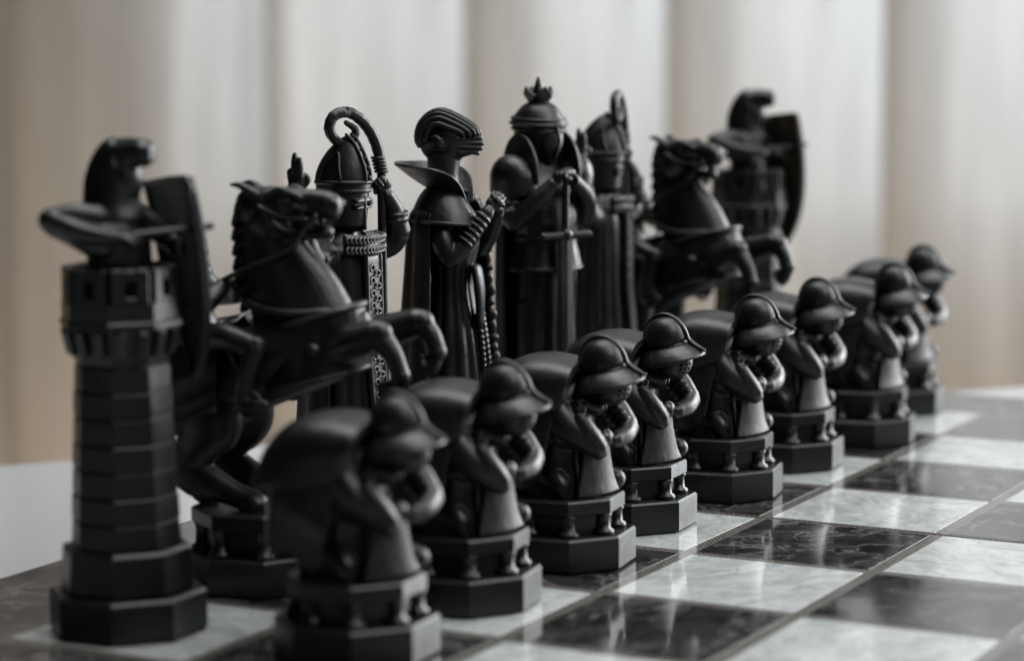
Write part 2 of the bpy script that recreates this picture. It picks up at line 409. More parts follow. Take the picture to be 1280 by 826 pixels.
# ================================================================== PIECES
def make_pawn():
    root = empty('chess_pawn')
    pedestal(root, 1.8, 0.85, 1.52, 1.75)
    b = Blob()
    # crouching body under the cloak
    b.tube([(-.55, 0, 1.9), (-.6, 0, 2.6), (-.35, 0, 3.5), (.15, 0, 4.15), (.55, 0, 4.45)], [(.85, .75), (.9, .85), (.9, .8), (.8, .6), (.42, .4)], ref=(0, 1, 0), n=36)
    # skirted lower body, far knee showing
    b.loft([(1.75, -.08, 0, .96, 1.0), (2.1, -.1, 0, .86, .90), (2.7, -.12, 0, .76, .82), (3.3, -.1, 0, .72, .82)], .12, 11)
    b.tube([(-.2, .5, 2.2), (.6, .72, 2.12), (1.0, .80, 2.0)], [.4, .34, .27])
    b.ell((1.06, .82, 2.0), (.28, .27, .27))
    b.tube([(-.2, -.5, 2.3), (.1, -.78, 2.1), (.25, -.86, 1.86)], [.42, .30, .22])
    # near arm folded up to the shoulder
    b.ell((.10, -.1, 3.5), (.70, .88, .80)); b.tube([(-.1, -.72, 4.0), (.45, -.78, 3.5), (1.02, -.56, 3.02)], [.40, .36, .29])
    b.tube([(1.07, -.54, 2.98), (.90, -.72, 3.36), (.70, -.80, 3.74)], [.28, .26, .21])
    hand(b, (.60, -.80, 3.92), (-.3, .2, 1), (.2, .9, .1), .24, .7)
    # far arm with rolled sleeve, crossing under it
    b.tube([(.25, .75, 4.25), (.95, .95, 3.85), (1.42, .80, 3.38)], [.34, .33, .28])
    b.tube([(1.42, .80, 3.34), (1.48, .35, 3.22), (1.36, -.1, 3.16)], [.28, .24, .21])
    hand(b, (1.27, -.32, 3.2), (-.25, -1, .0), (-1, .2, 0), .25, .8)
    for k in range(3):                              # creased sleeve
        c = vec(1.36 - .13 * k, .84 + .03 * k, 3.46 + .12 * k); ax = nrm(vec(-.6, .1, .62)); e1 = nrm(np.cross(ax, (0, 1, 0))); e2 = np.cross(ax, e1)
        b.tube([c + e1 * .33 * math.cos(a) + e2 * .33 * math.sin(a) for a in np.linspace(-.6, 2.4, 12)], [.02] + [.05] * 10 + [.02], n=8, sub=2)
    for k in range(2):
        c = vec(.98 - .08 * k, -.60 - .05 * k, 3.14 + .17 * k); ax = nrm(vec(-.4, -.2, .75)); e1 = nrm(np.cross(ax, (0, 1, 0))); e2 = np.cross(ax, e1)
        b.tube([c + e1 * .26 * math.cos(a) + e2 * .26 * math.sin(a) for a in np.linspace(0, 6.283, 19)], .04, n=8, sub=1)
    b.ell((1.0, 0, 4.62), (.52, .46, .52))
    b.tube([(.6, -.35, 4.1), (.9, 0, 3.95), (.6, .35, 4.1)], [.2, .22, .2])
    b.build('body', M_BLACK, root, VOX, 3)
    # tabard hanging between the knees
    P = []
    for i in range(15):
        t = i / 14; z = 3.1 - 1.33 * t; x = .88 + .02 * t + .22 * max(0, t - .75) ** 1.2; w = .40 + .30 * t ** 1.6
        P.append([(x + .14 + .42 * (w * q - .22) - .10 * q * q, w * q - .22, z) for q in np.linspace(1, -1, 13)])
    t_ = Blob().shell(P, .14); t_.build('tabard', M_BLACK, root, VOX, 2)
    # cloak over the hunched back
    prof = catmull([(.50, 4.90, .98, 1.30), (.08, 5.0, 1.05, 1.50), (-.50, 5.06, 1.12, 1.72), (-1.12, 4.94, 1.18, 1.95), (-1.60, 4.50, 1.24, 2.12), (-1.84, 3.82, 1.30, 2.22), (-1.92, 3.1, 1.30, 2.28), (-1.95, 2.42, 1.32, 2.30)], 7)
    T = np.gradient(prof[:, :2], axis=0); G = []
    for i, (x, z, w, d) in enumerate(prof):
        k = i / (len(prof) - 1); row = []
        ex, ez = np.interp(k, [0, .2, .45, .7, 1], [.20, .08, -.02, -.10, -.22]), np.interp(k, [0, .2, .45, .7, 1], [4.06, 3.86, 3.40, 2.95, 2.45])
        for q in np.linspace(-1, 1, 81):
            a_ = abs(q); m_ = a_ ** 2.0; f = .05 * max(0, k - .4) * math.sin(q * 9 + .7)
            yy = math.copysign(w * math.sin(min(1, a_ * 1.12) * math.pi / 2) ** .9, q)
            row.append((x + (ex - x) * m_ - f, yy * (1 + f), z + (ez - z) * m_))
        G.append(row)
    G = np.array(G); low = G.copy(); low[:, :, 0] = .06 + (low[:, :, 0] - .06) * .985; low[:, :, 1] *= .95; low[:, :, 2] -= .06
    Blob().shell(low, .09).build('cloak', M_BLACK, root, VOX, 3)
    # upper cape lying over it, flat along the back, hem level with the elbows
    U = []
    for i, (x, z, w, d) in enumerate(prof[:38]):
        k = i / 37; row = []
        ex, ez = np.interp(k, [0, .3, .7, 1], [.30, .12, -.5, -1.35]), np.interp(k, [0, .3, .7, 1], [4.15, 3.95, 3.78, 3.72])
        for q in np.linspace(-1, 1, 81):
            a_ = abs(q); m_ = a_ ** 2.7
            yy = math.copysign((w + .06) * math.sin(min(1, a_ * 1.16) * math.pi / 2) ** .82, q)
            row.append((x + (ex - x) * m_, yy, z + .05 + (ez - z) * m_))
        U.append(row)
    U = np.array(U)
    cp = Blob().shell(U, .13)
    cp.tube(U[0][::4], .07, n=10, sub=2); cp.tube(U[-1][::4], .05, n=10, sub=2)
    cp.tube([U[i][0] for i in range(0, 38, 3)], .05, n=10, sub=2); cp.tube([U[i][-1] for i in range(0, 38, 3)], .05, n=10, sub=2)
    cp.build('upper_cape', M_BLACK, root, VOX, 2)
    # kettle helmet
    hc = vec(1.06, 0, 4.90); M = euler_m(3, -12, 0)
    h = Blob().lathe([(.03, .78), (.2, .77), (.40, .70), (.55, .56), (.64, .38), (.675, .20), (.67, .10), (.62, .045), (.62, .01), (.72, -.03), (.85, -.11), (.99, -.22), (1.10, -.34), (1.13, -.39), (1.12, -.43), (1.06, -.42), (.90, -.28), (.74, -.17), (.3, -.14), (.03, -.14)], 96, hc, M, .86, .82, 4)
    ho = h.build('helmet', M_BLACK, root, VOX, 2)
    arc = [hc + M @ vec(.72 * .86 * math.cos(a), 0, .02 + .82 * math.sin(a)) for a in np.linspace(R(178), R(4), 15)]
    arc.append(hc + M @ vec(.77, 0, -.12)); arc.append(hc + M @ vec(1.0, 0, -.30))
    b = Blob().tube(arc, [(.09, .06)] * 15 + [(.11, .07), (.045, .045)], ref=(0, 1, 0), n=10, sub=2)
    b.build('crest', M_BLACK, ho, shade=True)
    b = Blob().lathe([(.725, .05), (.745, .07), (.745, .12), (.72, .14)], 40, hc, M, .91, .84)
    # pierced face plate
    v = Blob().ell((1.22, 0, 4.50), (.54, .50, .50))
    cut = Blob()
    for s in (-1, 1):
        for i in range(3):
            for j in range(3):
                a, e = R(s * (14 + 17 * i)), R(-6 - 16 * j)
                cut.ell((1.22 + .54 * math.cos(a) * math.cos(e), .50 * math.sin(a) * math.cos(e), 4.50 + .50 * math.sin(e)), .048, None, 8, 6)
    v.build('face_plate', M_BLACK, root, VOX, 2, cut=cut)
    return root

def make_rook():
    root = empty('chess_rook')
    Blob().octo(1.8, 0, .95, bev=.07).build('plinth', M_BASE, root)
    Blob().octo(1.52, .95, 1.95, R1=1.46, bev=.07).build('upper_plinth', M_BASE, root)
    n = 7; z0, z1 = 1.95, 6.05
    for k in range(n):
        a, b_ = z0 + (z1 - z0) * k / n, z0 + (z1 - z0) * (k + 1) / n
        r0, r1 = 1.24 - .17 * k / n, 1.24 - .17 * (k + 1) / n
        q = Blob().octo(r0 + .012 * (k % 2), a + .008, b_ - .008, R1=r1 + .012 * (k % 2), bev=.03)
        q.octo(r1 - .06, a - .01 if k else a, b_ + (.01 if k < n - 1 else 0), bev=.004)
        q.build('stone_course', M_BASE, root)
    Blob().octo(1.06, 6.05, 6.9, R1=1.22, bev=.03).build('corbel_core', M_BASE, root)
    for k in range(16):
        a = R(22.5 * k + 11.25); c = (1.14 * math.cos(a), 1.14 * math.sin(a), 6.58)
        Blob().box(c, (.26, .22, .62), euler_m(0, 0, math.degrees(a)) @ euler_m(0, 14, 0), .04).build('corbel', M_BASE, root)
    Blob().octo(1.38, 6.86, 7.06, bev=.04).build('ledge', M_BASE, root)
    def wall(b, rad, t, z0, z1):
        ro = [vec(rad * math.cos(R(22.5 + 45 * j)), rad * math.sin(R(22.5 + 45 * j)), 0) for j in range(8)]
        ri = [p * (rad - t) / rad for p in ro]
        b.rings([[p + vec(0, 0, z0) for p in ro], [p + vec(0, 0, z1) for p in ro], [p + vec(0, 0, z1) for p in ri], [p + vec(0, 0, z0) for p in ri], [p + vec(0, 0, z0) for p in ro]], caps=False)
    b = Blob(); wall(b, 1.33, .24, 7.06, 7.45); b.octo(1.14, 7.06, 7.2, bev=.02); b.build('parapet', M_BASE, root)
    ap = 1.33 * math.cos(R(22.5))
    for k in range(8):
        a = 45 * k; M = euler_m(0, 0, a)
        b = Blob(); cx = ap - .12
        for (y, w, zc, hh) in ((-.28, .28, 7.83, .78), (.28, .28, 7.83, .78), (0, .30, 8.08, .26), (0, .30, 7.52, .16)):
            b.box(M @ vec(cx, y, zc), (.24, w, hh), M, .025)
        b.build('merlon', M_BASE, root)
    # guard standing in the battlements
    b = Blob()
    b.tube([(0, 0, 7.1), (0, 0, 8.0), (.02, 0, 8.9), (0, 0, 9.45)], [(.80, .75), (.80, .70), (.82, .60), (.5, .48)], n=36)
    b.tube([(.05, -.5, 8.75), (-.4, -.9, 9.02), (-.78, -1.34, 9.2)], [.48, .40, .28])
    b.tube([(-.1, -.62, 9.28), (-.45, -1.02, 9.36), (-.80, -1.36, 9.28)], [.34, .29, .27])
    b.tube([(-.80, -1.40, 9.28), (-.3, -1.22, 9.06), (.25, -.95, 8.92), (.52, -.76, 8.9)], [.28, .24, .19, .16])
    hand(b, (.62, -.62, 8.92), (.5, 1, .1), (-.4, .1, -1), .25, .8)
    b.tube([(.0, .68, 9.25), (.35, 1.0, 8.95), (.6, 1.1, 8.75), (.85, 1.0, 8.6)], [.34, .30, .27, .22])
    hand(b, (.98, .92, 8.56), (.9, -.4, 0), (-.4, -.8, 0), .24, .8)
    b.ell((.15, 0, 10.1), (.45, .42, .6))
    b.build('guard_body', M_BLACK, root, VOX, 3)
    # deep hood with a square visor
    h = Blob().tube([(-.12, 0, 9.2), (-.16, 0, 9.55), (-.16, 0, 10.1), (.0, 0, 10.6), (.22, 0, 10.76)], [(.74, .76), (.64, .66), (.56, .60), (.45, .48), (.34, .28)], ref=(0, 1, 0), n=24)
    ho = h.build('hood', M_BLACK, root, VOX, 3)
    v = Blob().box((.50, 0, 10.72), (.90, .60, .62), euler_m(0, 3, 0), .16)
    v.box((.30, 0, 10.62), (.5, .70, .84), euler_m(0, -8, 0), .2)
    v.build('visor', M_BLACK, ho, VOX, 8)
    # sword held level behind the shield
    b = Blob().tube([(.35, -.9, 8.9), (1.1, .1, 8.98), (1.78, 1.0, 9.06)], [.085, .085, .085], n=10)
    s_ = b.build('sword', M_BLACK, root, shade=True)
    Blob().ell((.30, -.97, 8.9), .14).build('pommel', M_BLACK, s_)
    # kite shield
    G = []
    for i in range(25):
        t = i / 24; z = 10.05 - 4.5 * t
        w = 1.04 * (1 - max(0, (t - .28) / .72) ** 2.1) + .02
        row = []
        for q in np.linspace(1, -1, 19):
            nx, ny = .53, .85                       # the way the shield faces
            o_ = 1.88 - .34 * (w * q) ** 2 - 1.0 * (t - .6) ** 2
            row.append((nx * o_ - ny * w * q + .10, ny * o_ + nx * w * q - .10, z - .12 * q * (1 - t)))
        G.append(row)
    so = Blob().shell(G, .13).build('shield', M_BLACK, root, VOX, 1)
    rim = [G[i][0] for i in range(0, 25, 2)] + [G[i][-1] for i in range(24, -1, -2)]
    rb = Blob().tube([vec(*p) + vec(-.02, 0, 0) for p in rim + [rim[0]]], .065, ref=(1, 0, 0), n=8, sub=2)
    rb.build('shield_rim', M_BLACK, so, shade=True)
    return root

def make_knight():
    root = empty('chess_knight')
    pedestal(root, 1.85, .9, 1.72, 1.95)
    b = Blob()
    b.tube([(-2.05, 0, 4.3), (-1.4, 0, 4.6), (-.2, 0, 5.2), (1.0, 0, 5.75), (1.85, 0, 6.1), (2.3, 0, 6.3)], [(.65, .65), (1.1, 1.12), (1.08, 1.0), (1.1, 1.08), (.98, 1.0), (.6, .65)], n=36)
    # deep arched neck
    b.tube([(1.35, 0, 6.1), (.92, 0, 7.0), (.56, 0, 7.75), (.30, 0, 8.4), (.18, 0, 9.0)], [(.85, 1.28), (.70, 1.18), (.56, .95), (.45, .74), (.40, .56)], n=36)
    # head held level, mouth open
    b.tube([(-.12, 0, 9.08), (.35, 0, 9.12), (.9, 0, 9.2), (1.40, 0, 9.24), (1.82, 0, 9.22)], [(.40, .50), (.45, .54), (.39, .44), (.32, .36), (.31, .34)], n=36)
    b.tube([(.2, 0, 8.74), (.8, 0, 8.64), (1.35, 0, 8.54), (1.75, 0, 8.56)], [(.38, .40), (.32, .26), (.22, .16), (.22, .15)], n=14)
    b.ell((1.93, 0, 9.18), (.22, .31, .33)); b.ell((1.74, 0, 8.58), (.2, .24, .17))
    for s in (-1, 1):
        b.ell((.42, .28 * s, 8.82), (.52, .22, .46)); b.ell((.82, .37 * s, 9.38), (.17, .1, .12))
        b.tube([(.45, .36 * s, 9.48), (.82, .45 * s, 9.58), (1.2, .32 * s, 9.44)], [.08, .1, .05], n=8)
        b.tube([(1.0, .36 * s, 9.2), (1.5, .29 * s, 9.1), (1.95, .26 * s, 9.22)], [.08, .06, .08], n=8)
        b.tube([(.35, .44 * s, 9.1), (.7, .46 * s, 8.72), (1.1, .32 * s, 8.6)], [.06, .08, .05], n=8)
        b.ell((2.04, .23 * s, 9.26), (.13, .11, .12))
        for k in range(3): b.ell((1.25 + .16 * k, .22 * s, 8.84), (.07, .07, .11), None, 8, 6)
        b.tube([(.02, .3 * s, 9.5), (-.25, .38 * s, 9.68), (-.5, .38 * s, 9.70)], [(.13, .13), (.12, .09), (.04, .04)], n=10)
    # front legs pawing the air
    for y, K, Ft, Hf in ((-.62, (3.3, 6.28), (3.78, 5.3), (3.36, 4.86)), (.62, (3.92, 6.42), (4.28, 5.72), (4.02, 5.35))):
        b.tube([(1.5, y * .6, 5.75), (2.4, y * .95, 5.98), (K[0] - .1, y, K[1])], [.55, .50, .34])
        b.tube([(K[0] - .1, y, K[1]), ((K[0] + Ft[0]) / 2 + .04, y, (K[1] + Ft[1]) / 2 + .03), (Ft[0], y, Ft[1])], [.33, .25, .23])
        b.ell((K[0], y, K[1]), .30)
        b.tube([(Ft[0], y, Ft[1]), (Ft[0] - .12, y, Ft[1] - .28), (Hf[0] - .02, y, Hf[1])], [.21, .23, .31], cap=False)
        b.ell((Ft[0], y, Ft[1]), .245)
    # hind legs gathered under the body
    for y, dx in ((-.72, 0), (.72, .22)):
        b.tube([(-1.25 + dx, y * .8, 4.7), (-1.05 + dx, y, 4.0), (-1.35 + dx, y * 1.05, 3.4), (-1.68 + dx, y * 1.08, 2.98)], [(.62, .98), (.56, .85), (.44, .58), (.34, .42)])
        b.tube([(-1.68 + dx, y * 1.08, 2.98), (-1.1 + dx, y * 1.08, 2.62), (-.45 + dx, y * 1.05, 2.32), (-.1 + dx, y, 2.2)], [(.32, .40), (.33, .42), (.27, .31), (.27, .28)])
        b.tube([(-.12 + dx, y, 2.22), (.05 + dx, y, 2.08), (.1 + dx, y, 2.0)], [.28, .36, .38])
    b.build('horse_body', M_BLACK, root, VOX, 3)
    # tail, a heavy twisted rope of hair
    for k in range(3):
        pts = []
        for i in range(17):
            t = i / 16
            c = catmull([(-2.2, 0, 4.4), (-2.65, .02, 3.6), (-2.35, .02, 2.8), (-1.75, 0, 2.3), (-1.4, .02, 2.06)], 4)[i]
            a = t * 9 + k * 2.094
            pts.append(c + vec(.13 * math.cos(a), .16 * math.sin(a), .05 * math.sin(a)))
        if k == 0: b = Blob()
        b.tube(pts, [.24 - .006 * i for i in range(17)], n=10, sub=2)
    b.build('tail', M_BLACK, root, VOX, 1)
    # clipped mane in stepped locks
    nb = catmull([(-.36, 9.42), (-.50, 8.9), (-.50, 8.2), (-.46, 7.5), (-.32, 6.85)], 6)
    for k in range(9):
        c = nb[min(24, 1 + int(k * 2.9))]; t = k / 8
        q = Blob().tube([(c[0] + .34, 0, c[1] + .17), (c[0] + .10, 0, c[1] + .03), (c[0] - .04, 0, c[1] - .17)], [(.34, .16), (.34, .18), (.30, .08)], ref=(0, 1, 0), n=12, sub=4)
        q.build('mane_lock', M_BLACK, root, VOX, 1)
    # breast armour with rolled edges
    G = []
    for i in range(25):
        a = R(-128 + 256 * i / 24); row = []
        for q in np.linspace(0, 1, 15):
            tilt = (q - .5) * 1.7
            cx = 1.25 + .35 * q; rx = 1.40 - .42 * max(0, q - .45) - .1 * max(0, .45 - q); ry = 1.25 - .27 * q
            row.append((cx + rx * math.cos(a) - .35 * tilt * .4, ry * math.sin(a), 5.80 + tilt * .88 + .35 * math.cos(a)))
        G.append(row)
    po = Blob().shell(G, .10).build('breast_armour', M_BLACK, root, VOX, 2)
    for j, rr in ((0, .07), (14, .09)):
        Blob().tube([G[i][j] for i in range(25)], rr, ref=(0, 0, 1), n=8, sub=2).build('armour_edge', M_BLACK, po, shade=True)
    for i in (5, 9, 15, 19):
        Blob().ell(G[i][7], .17).build('boss', M_BLACK, po, shade=True)
    # collar
    c = Blob()
    ring = [(.98 + 1.21 * math.cos(a), .82 * math.sin(a), 6.86 - .06 * math.cos(a) - .14 * math.sin(a) ** 2) for a in np.linspace(0, 2 * math.pi, 33)]
    c.tube(ring, (.11), ref=(0, 0, 1), n=10, sub=2); c.build('collar', M_BLACK, root, shade=True)
    # bridle and reins
    br = Blob()
    for x, rz_, ry in ((1.28, .40, .36),):
        br.tube([(x + .1 * math.sin(a), ry * math.cos(a), 9.0 + rz_ * math.sin(a)) for a in np.linspace(0, 2 * math.pi, 25)], (.045), ref=(1, 0, 0), n=8, sub=1)
    for s in (-1, 1):
        br.tube([(.25, .5 * s, 9.2), (.8, .46 * s, 8.95), (1.4, .36 * s, 8.9)], .055, n=8)
        br.tube([(1.45, .36 * s, 8.85), (1.0, .62 * s, 8.2), (.0, .75 * s, 7.75), (-.9, .35 * s, 7.35)], (.06), n=8)
    for s in (-1, 1):
        br.tube([(1.62, .34 * s, 8.98), (1.45, .40 * s, 8.78), (1.22, .42 * s, 8.55), (1.02, .42 * s, 8.28)], [.07, .10, .09, .06], n=10)
    br.build('bridle', M_BLACK, root, shade=True)
    # saddle cloth
    G = []
    for i in range(19):
        x = -2.35 + 1.9 * i / 18; row = []
        for q in np.linspace(-1, 1, 41):
            a = q * R(125); zc = 4.75 + .45 * (x + 1.5); rad = 1.26 + .04 * math.sin(q * 20)
            row.append((x - .2 * abs(q), 1.0 * rad * math.sin(a), zc + rad * math.cos(a) - .55 * max(0, abs(q) - .55)))
        G.append(row)
    Blob().shell(np.array(G)[:, ::-1], .09).build('saddle_cloth', M_BLACK, root, VOX, 2)
    # rider
    r = Blob()
    r.tube([(-1.55, 0, 5.8), (-1.85, 0, 6.6), (-2.05, 0, 7.3), (-2.05, 0, 7.75)], [(.72, .6), (.7, .58), (.9, .62), (.42, .4)], n=36)
    for s in (-1, 1):
        r.tube([(-1.3, .6 * s, 6.0), (-.4, 1.15 * s, 6.15), (.42, 1.28 * s, 5.95)], [.38, .33, .27])
        r.tube([(.42, 1.28 * s, 5.95), (.2, 1.34 * s, 5.3), (.05, 1.36 * s, 4.75)], [.29, .26, .19])
        r.ell((.3, 1.36 * s, 4.58), (.46, .17, .17), euler_m(0, -8, 0))
        r.tube([(-2.02, .82 * s, 7.4), (-1.6, 1.15 * s, 6.95), (-.95, .9 * s, 6.95)], [.36, .31, .26])
        r.tube([(-.95, .9 * s, 6.95), (-.8, .6 * s, 7.15), (-.75, .35 * s, 7.3)], [.26, .22, .18])
        hand(r, (-.72, .24 * s, 7.34), (.4, -.6 * s, .3), (0, -.3 * s, -1), .24, .8, s)
        r.ell((-2.02, .9 * s, 7.46), (.44, .4, .36))
    r.ell((-2.02, 0, 8.28), (.42, .4, .52))
    r.build('rider_body', M_BLACK, root, VOX, 3)
    h = Blob().lathe([(.02, .62), (.25, .56), (.45, .36), (.52, .1), (.5, -.3), (.46, -.42), (.02, -.45)], 24, (-2.0, 0, 8.3), euler_m(0, 4, 0), 1.08, .95)
    h.box((-1.44, 0, 8.18), (.18, .5, .5), euler_m(0, -10, 0), .06)
    h.tube([(-2.52, 0, 8.38), (-2.17, 0, 8.96), (-1.67, 0, 8.78)], .07, n=8)
    h.build('rider_helmet', M_BLACK, root, VOX, 2)
    # stirrups
    for s in (-1, 1):
        Blob().tube([(.3 + .28 * math.cos(a), 1.36 * s, 4.6 + .28 * math.sin(a)) for a in np.linspace(0, 6.283, 17)], .05, n=6, sub=1).tube([(.2, 1.42 * s, 4.86), (-.05, 1.36 * s, 5.5), (-.35, 1.3 * s, 6.1)], .05, n=6).build('stirrup', M_BLACK, root, shade=True)
    return root

def back_cape(levels, th=100, t=.10, nf=8, amp=.05, near=None):
    """levels: (z, cx, rx, ry); wraps round the back"""
    D = catmull(levels, 6); G = []
    for i, (z, cx, rx, ry) in enumerate(D):
        k = i / (len(D) - 1); row = []
        for q in np.linspace(-1, 1, 73):
            a = math.pi + q * R(th if near is None or q < 0 else near); f = 1 + amp * k * math.sin(q * nf * 2.2 + .5)
            row.append((cx + rx * f * math.cos(a), ry * f * math.sin(a), z))
        G.append(row)
    return np.array(G)

def make_bishop():
    root = empty('chess_bishop')
    pedestal(root, 1.8, .85, 1.55, 1.75)
    b = Blob()
    b.loft([(1.75, 0, 0, 1.08, 1.12), (3.2, 0, 0, .96, 1.02), (5.2, 0, 0, .80, .92), (6.6, 0, 0, .78, .98), (7.5, -.02, 0, .74, 1.08), (7.95, -.04, 0, .46, .6), (8.25, -.02, 0, .36, .38)], .11, 13)
    # near arm raised in blessing
    b.tube([(-.05, -.92, 7.6), (-.05, -1.5, 7.5), (-.15, -1.75, 7.95)], [.40, .40, .36])
    b.tube([(-.15, -1.75, 7.95), (-.22, -1.82, 8.6), (-.28, -1.82, 9.15)], [.38, .30, .19])
    b.ell((-.28, -1.82, 9.42), (.22, .17, .27))
    for i, (dx, hgt) in enumerate(((-.14, .16), (-.02, .58), (.12, .46))):
        b.tube([(-.28 + dx, -1.82, 9.55), (-.28 + dx * 1.1, -1.84, 9.65 + hgt * .55), (-.28 + dx * 1.1, -1.82, 9.6 + hgt)], [.10, .095, .07], n=12)
    b.tube([(-.1, -1.74, 9.38), (.0, -1.68, 9.55), (-.1, -1.66, 9.68)], [.09, .08, .06], n=8)
    # far arm gripping the crozier
    b.tube([(0, .95, 7.6), (.45, 1.42, 7.72), (.72, 1.48, 8.02)], [.42, .40, .36])
    b.tube([(.72, 1.48, 8.02), (.72, 1.3, 8.55), (.62, 1.08, 9.0)], [.36, .28, .2])
    for k in range(2):
        c = vec(.72, 1.36, 8.35 + .14 * k)
        b.tube([c + vec(.32 * math.cos(a), .32 * math.sin(a), .05 * math.sin(a)) for a in np.linspace(0, 6.283, 17)], .055, n=8, sub=1)
    hand(b, (.60, 1.0, 9.25), (-.2, -.75, .5), (.5, -.8, -.2), .30, .95)
    b.build('body', M_BLACK, root, VOX, 3)
    # great helm
    h = Blob().lathe([(.02, 8.1), (.50, 8.12), (.58, 8.3), (.63, 8.9), (.66, 9.2), (.02, 9.22)], 72, sx=1.05, sy=.92)
    h.box((.64, 0, 8.62), (.10, .12, .95), None, .04); h.box((.56, 0, 8.92), (.24, .82, .10), None, .04); h.box((.56, 0, 8.74), (.2, .80, .06), None, .03)
    ho = h.build('helm', M_BLACK, root, VOX, 2)
    for s in (-1, 1):
        Blob().box((.58, .28 * s, 8.83), (.2, .30, .07), euler_m(0, 0, 24 * s), .02).build('eye_slit', M_HOLE, ho)
    mt_ = Blob().loft([(9.18, 0, 0, .73, .66), (9.5, -.02, 0, .75, .66), (9.85, .0, 0, .66, .55), (10.2, .05, 0, .48, .36), (10.48, .12, 0, .24, .15), (10.60, .15, 0, .05, .04)], 0, 8)
    mo = mt_.build('mitre', M_BLACK, root, VOX, 2)
    for z, r_ in ((9.18, .70), (9.40, .735)):
        Blob().tube([(r_ * math.cos(a), r_ * .9 * math.sin(a), z) for a in np.linspace(0, 6.283, 33)], (.06), ref=(0, 0, 1), n=8, sub=1).build('mitre_band', M_BLACK, mo, shade=True)
    fr = [(.76, 9.45), (.74, 9.7), (.66, 9.95), (.54, 10.2), (.38, 10.45), (.18, 10.62)]
    for s in (-1, 1):
        Blob().tube([(x, .12 * s, z) for x, z in fr], .045, n=8, sub=3).build('mitre_band', M_BLACK, mo, shade=True)
        pan = [(.30, .64, 9.5), (.22, .58, 9.8), (.12, .42, 10.15), (-.02, .44, 10.1), (-.28, .56, 9.8), (-.32, .66, 9.5)]
        Blob().tube([(x, y * s, z) for x, y, z in pan], .04, n=8, sub=3).build('mitre_panel_edge', M_BLACK, mo, shade=True)
    for x, z in fr[:-1]:
        Blob().ell((x + .03, 0, z + .06), (.06, .06, .07), None, 10, 6).build('mitre_stud', M_BLACK, mo, shade=True)
    # mantle
    G = back_cape([(8.1, -.05, .62, .72), (7.75, -.05, .86, 1.14), (7.2, -.05, .95, 1.28), (5.5, -.08, 1.02, 1.28), (3.4, -.1, 1.14, 1.34), (1.78, -.12, 1.25, 1.42)], 108, amp=.045)
    Blob().shell(G, .09).build('mantle', M_BLACK, root, VOX, 2)
    # stole: chest yoke and hanging band with raised scrolls
    def front(z): return np.interp(z, [1.75, 3.2, 5.2, 6.6, 7.5, 7.95], [1.17, 1.04, .88, .86, .84, .70])
    P = [[(front(z) * (1 - .10 * (q * .3) ** 2) + .05, .36 * q, z) for q in np.linspace(1, -1, 9)] for z in np.linspace(7.55, 2.2, 40)]
    st = Blob().shell(np.array(P)[:, ::-1], .14).build('stole', M_BLACK, root, shade=True)
    P = []
    for i in range(25):
        a = R(-58 + 116 * i / 24)
        P.append([((.84 + .03 * w) * math.cos(a) + .08, (1.04 + .02 * w) * math.sin(a), 7.80 - .26 * w + .06 * math.sin(a) ** 2) for w in np.linspace(-1, 1, 7)])
    yo = Blob().shell(np.array(P)[::-1], .12).build('yoke', M_BLACK, root, shade=True)
    sc = Blob()
    for k in range(30):
        z = 7.2 - .165 * k; s = 1 if k % 2 else -1
        sc.tube([(front(z) + .075, .12 * s + .13 * s * math.cos(a) * (1 - a / 9), z + .08 * math.sin(a)) for a in np.linspace(-2.6, 3.6, 10)], .032, n=6, sub=2)
    for s in (-1, 1):
        sc.tube([(front(z) + .06, -0 + .33 * s, z) for z in np.linspace(7.5, 2.25, 30)], .035, n=6, sub=1)
    sc.build('scroll_relief', M_PEWTER, st, shade=True)
    ys = Blob()
    for k in range(16):
        a0 = R(-52 + 104 * k / 15)
        for w in (-.5, .5):
            c = vec((.865) * math.cos(a0) + .10, 1.06 * math.sin(a0), 7.80 - .26 * w + .05 * math.sin(a0) ** 2)
            ys.tube([c + vec(.02, .09 * math.cos(t), .08 * math.sin(t)) for t in np.linspace(0, 5, 9)], .032, n=6, sub=1)
    ys.build('scroll_relief', M_PEWTER, yo, shade=True)
    # crozier
    d = vec(-.45, -.89, 0)            # direction the crook curls to
    base = vec(.56, .97, 0); us = .80
    uh = [(0, 9.66), (.14, 10.35), (.42, 10.86), (.84, 11.18), (1.24, 11.1), (1.36, 10.74), (1.12, 10.42), (.78, 10.44), (.68, 10.72), (.92, 10.92)]
    pts = [base + vec(.06, .06, 1.78), base + vec(.02, .02, 5.0), base + vec(0, 0, 9.0)] + [base + d * u / us * .92 + vec(0, 0, z) for u, z in uh]
    rr = [.10, .10, .12, .13, .15, .15, .15, .145, .14, .13, .12, .10, .07]
    co = Blob().tube(pts, rr, ref=d, n=12, sub=7, wob=.05).build('crozier', M_BLACK, root, shade=True)
    for k in range(5):
        z = 9.62 + .09 * k; c = base + d * (.02 * k) / us + vec(0, 0, z)
        Blob().tube([c + vec(.15 * math.cos(a), .15 * math.sin(a), 0) for a in np.linspace(0, 6.283, 15)], .045, n=6, sub=1).build('knop_ring', M_BLACK, co, shade=True)
    return root

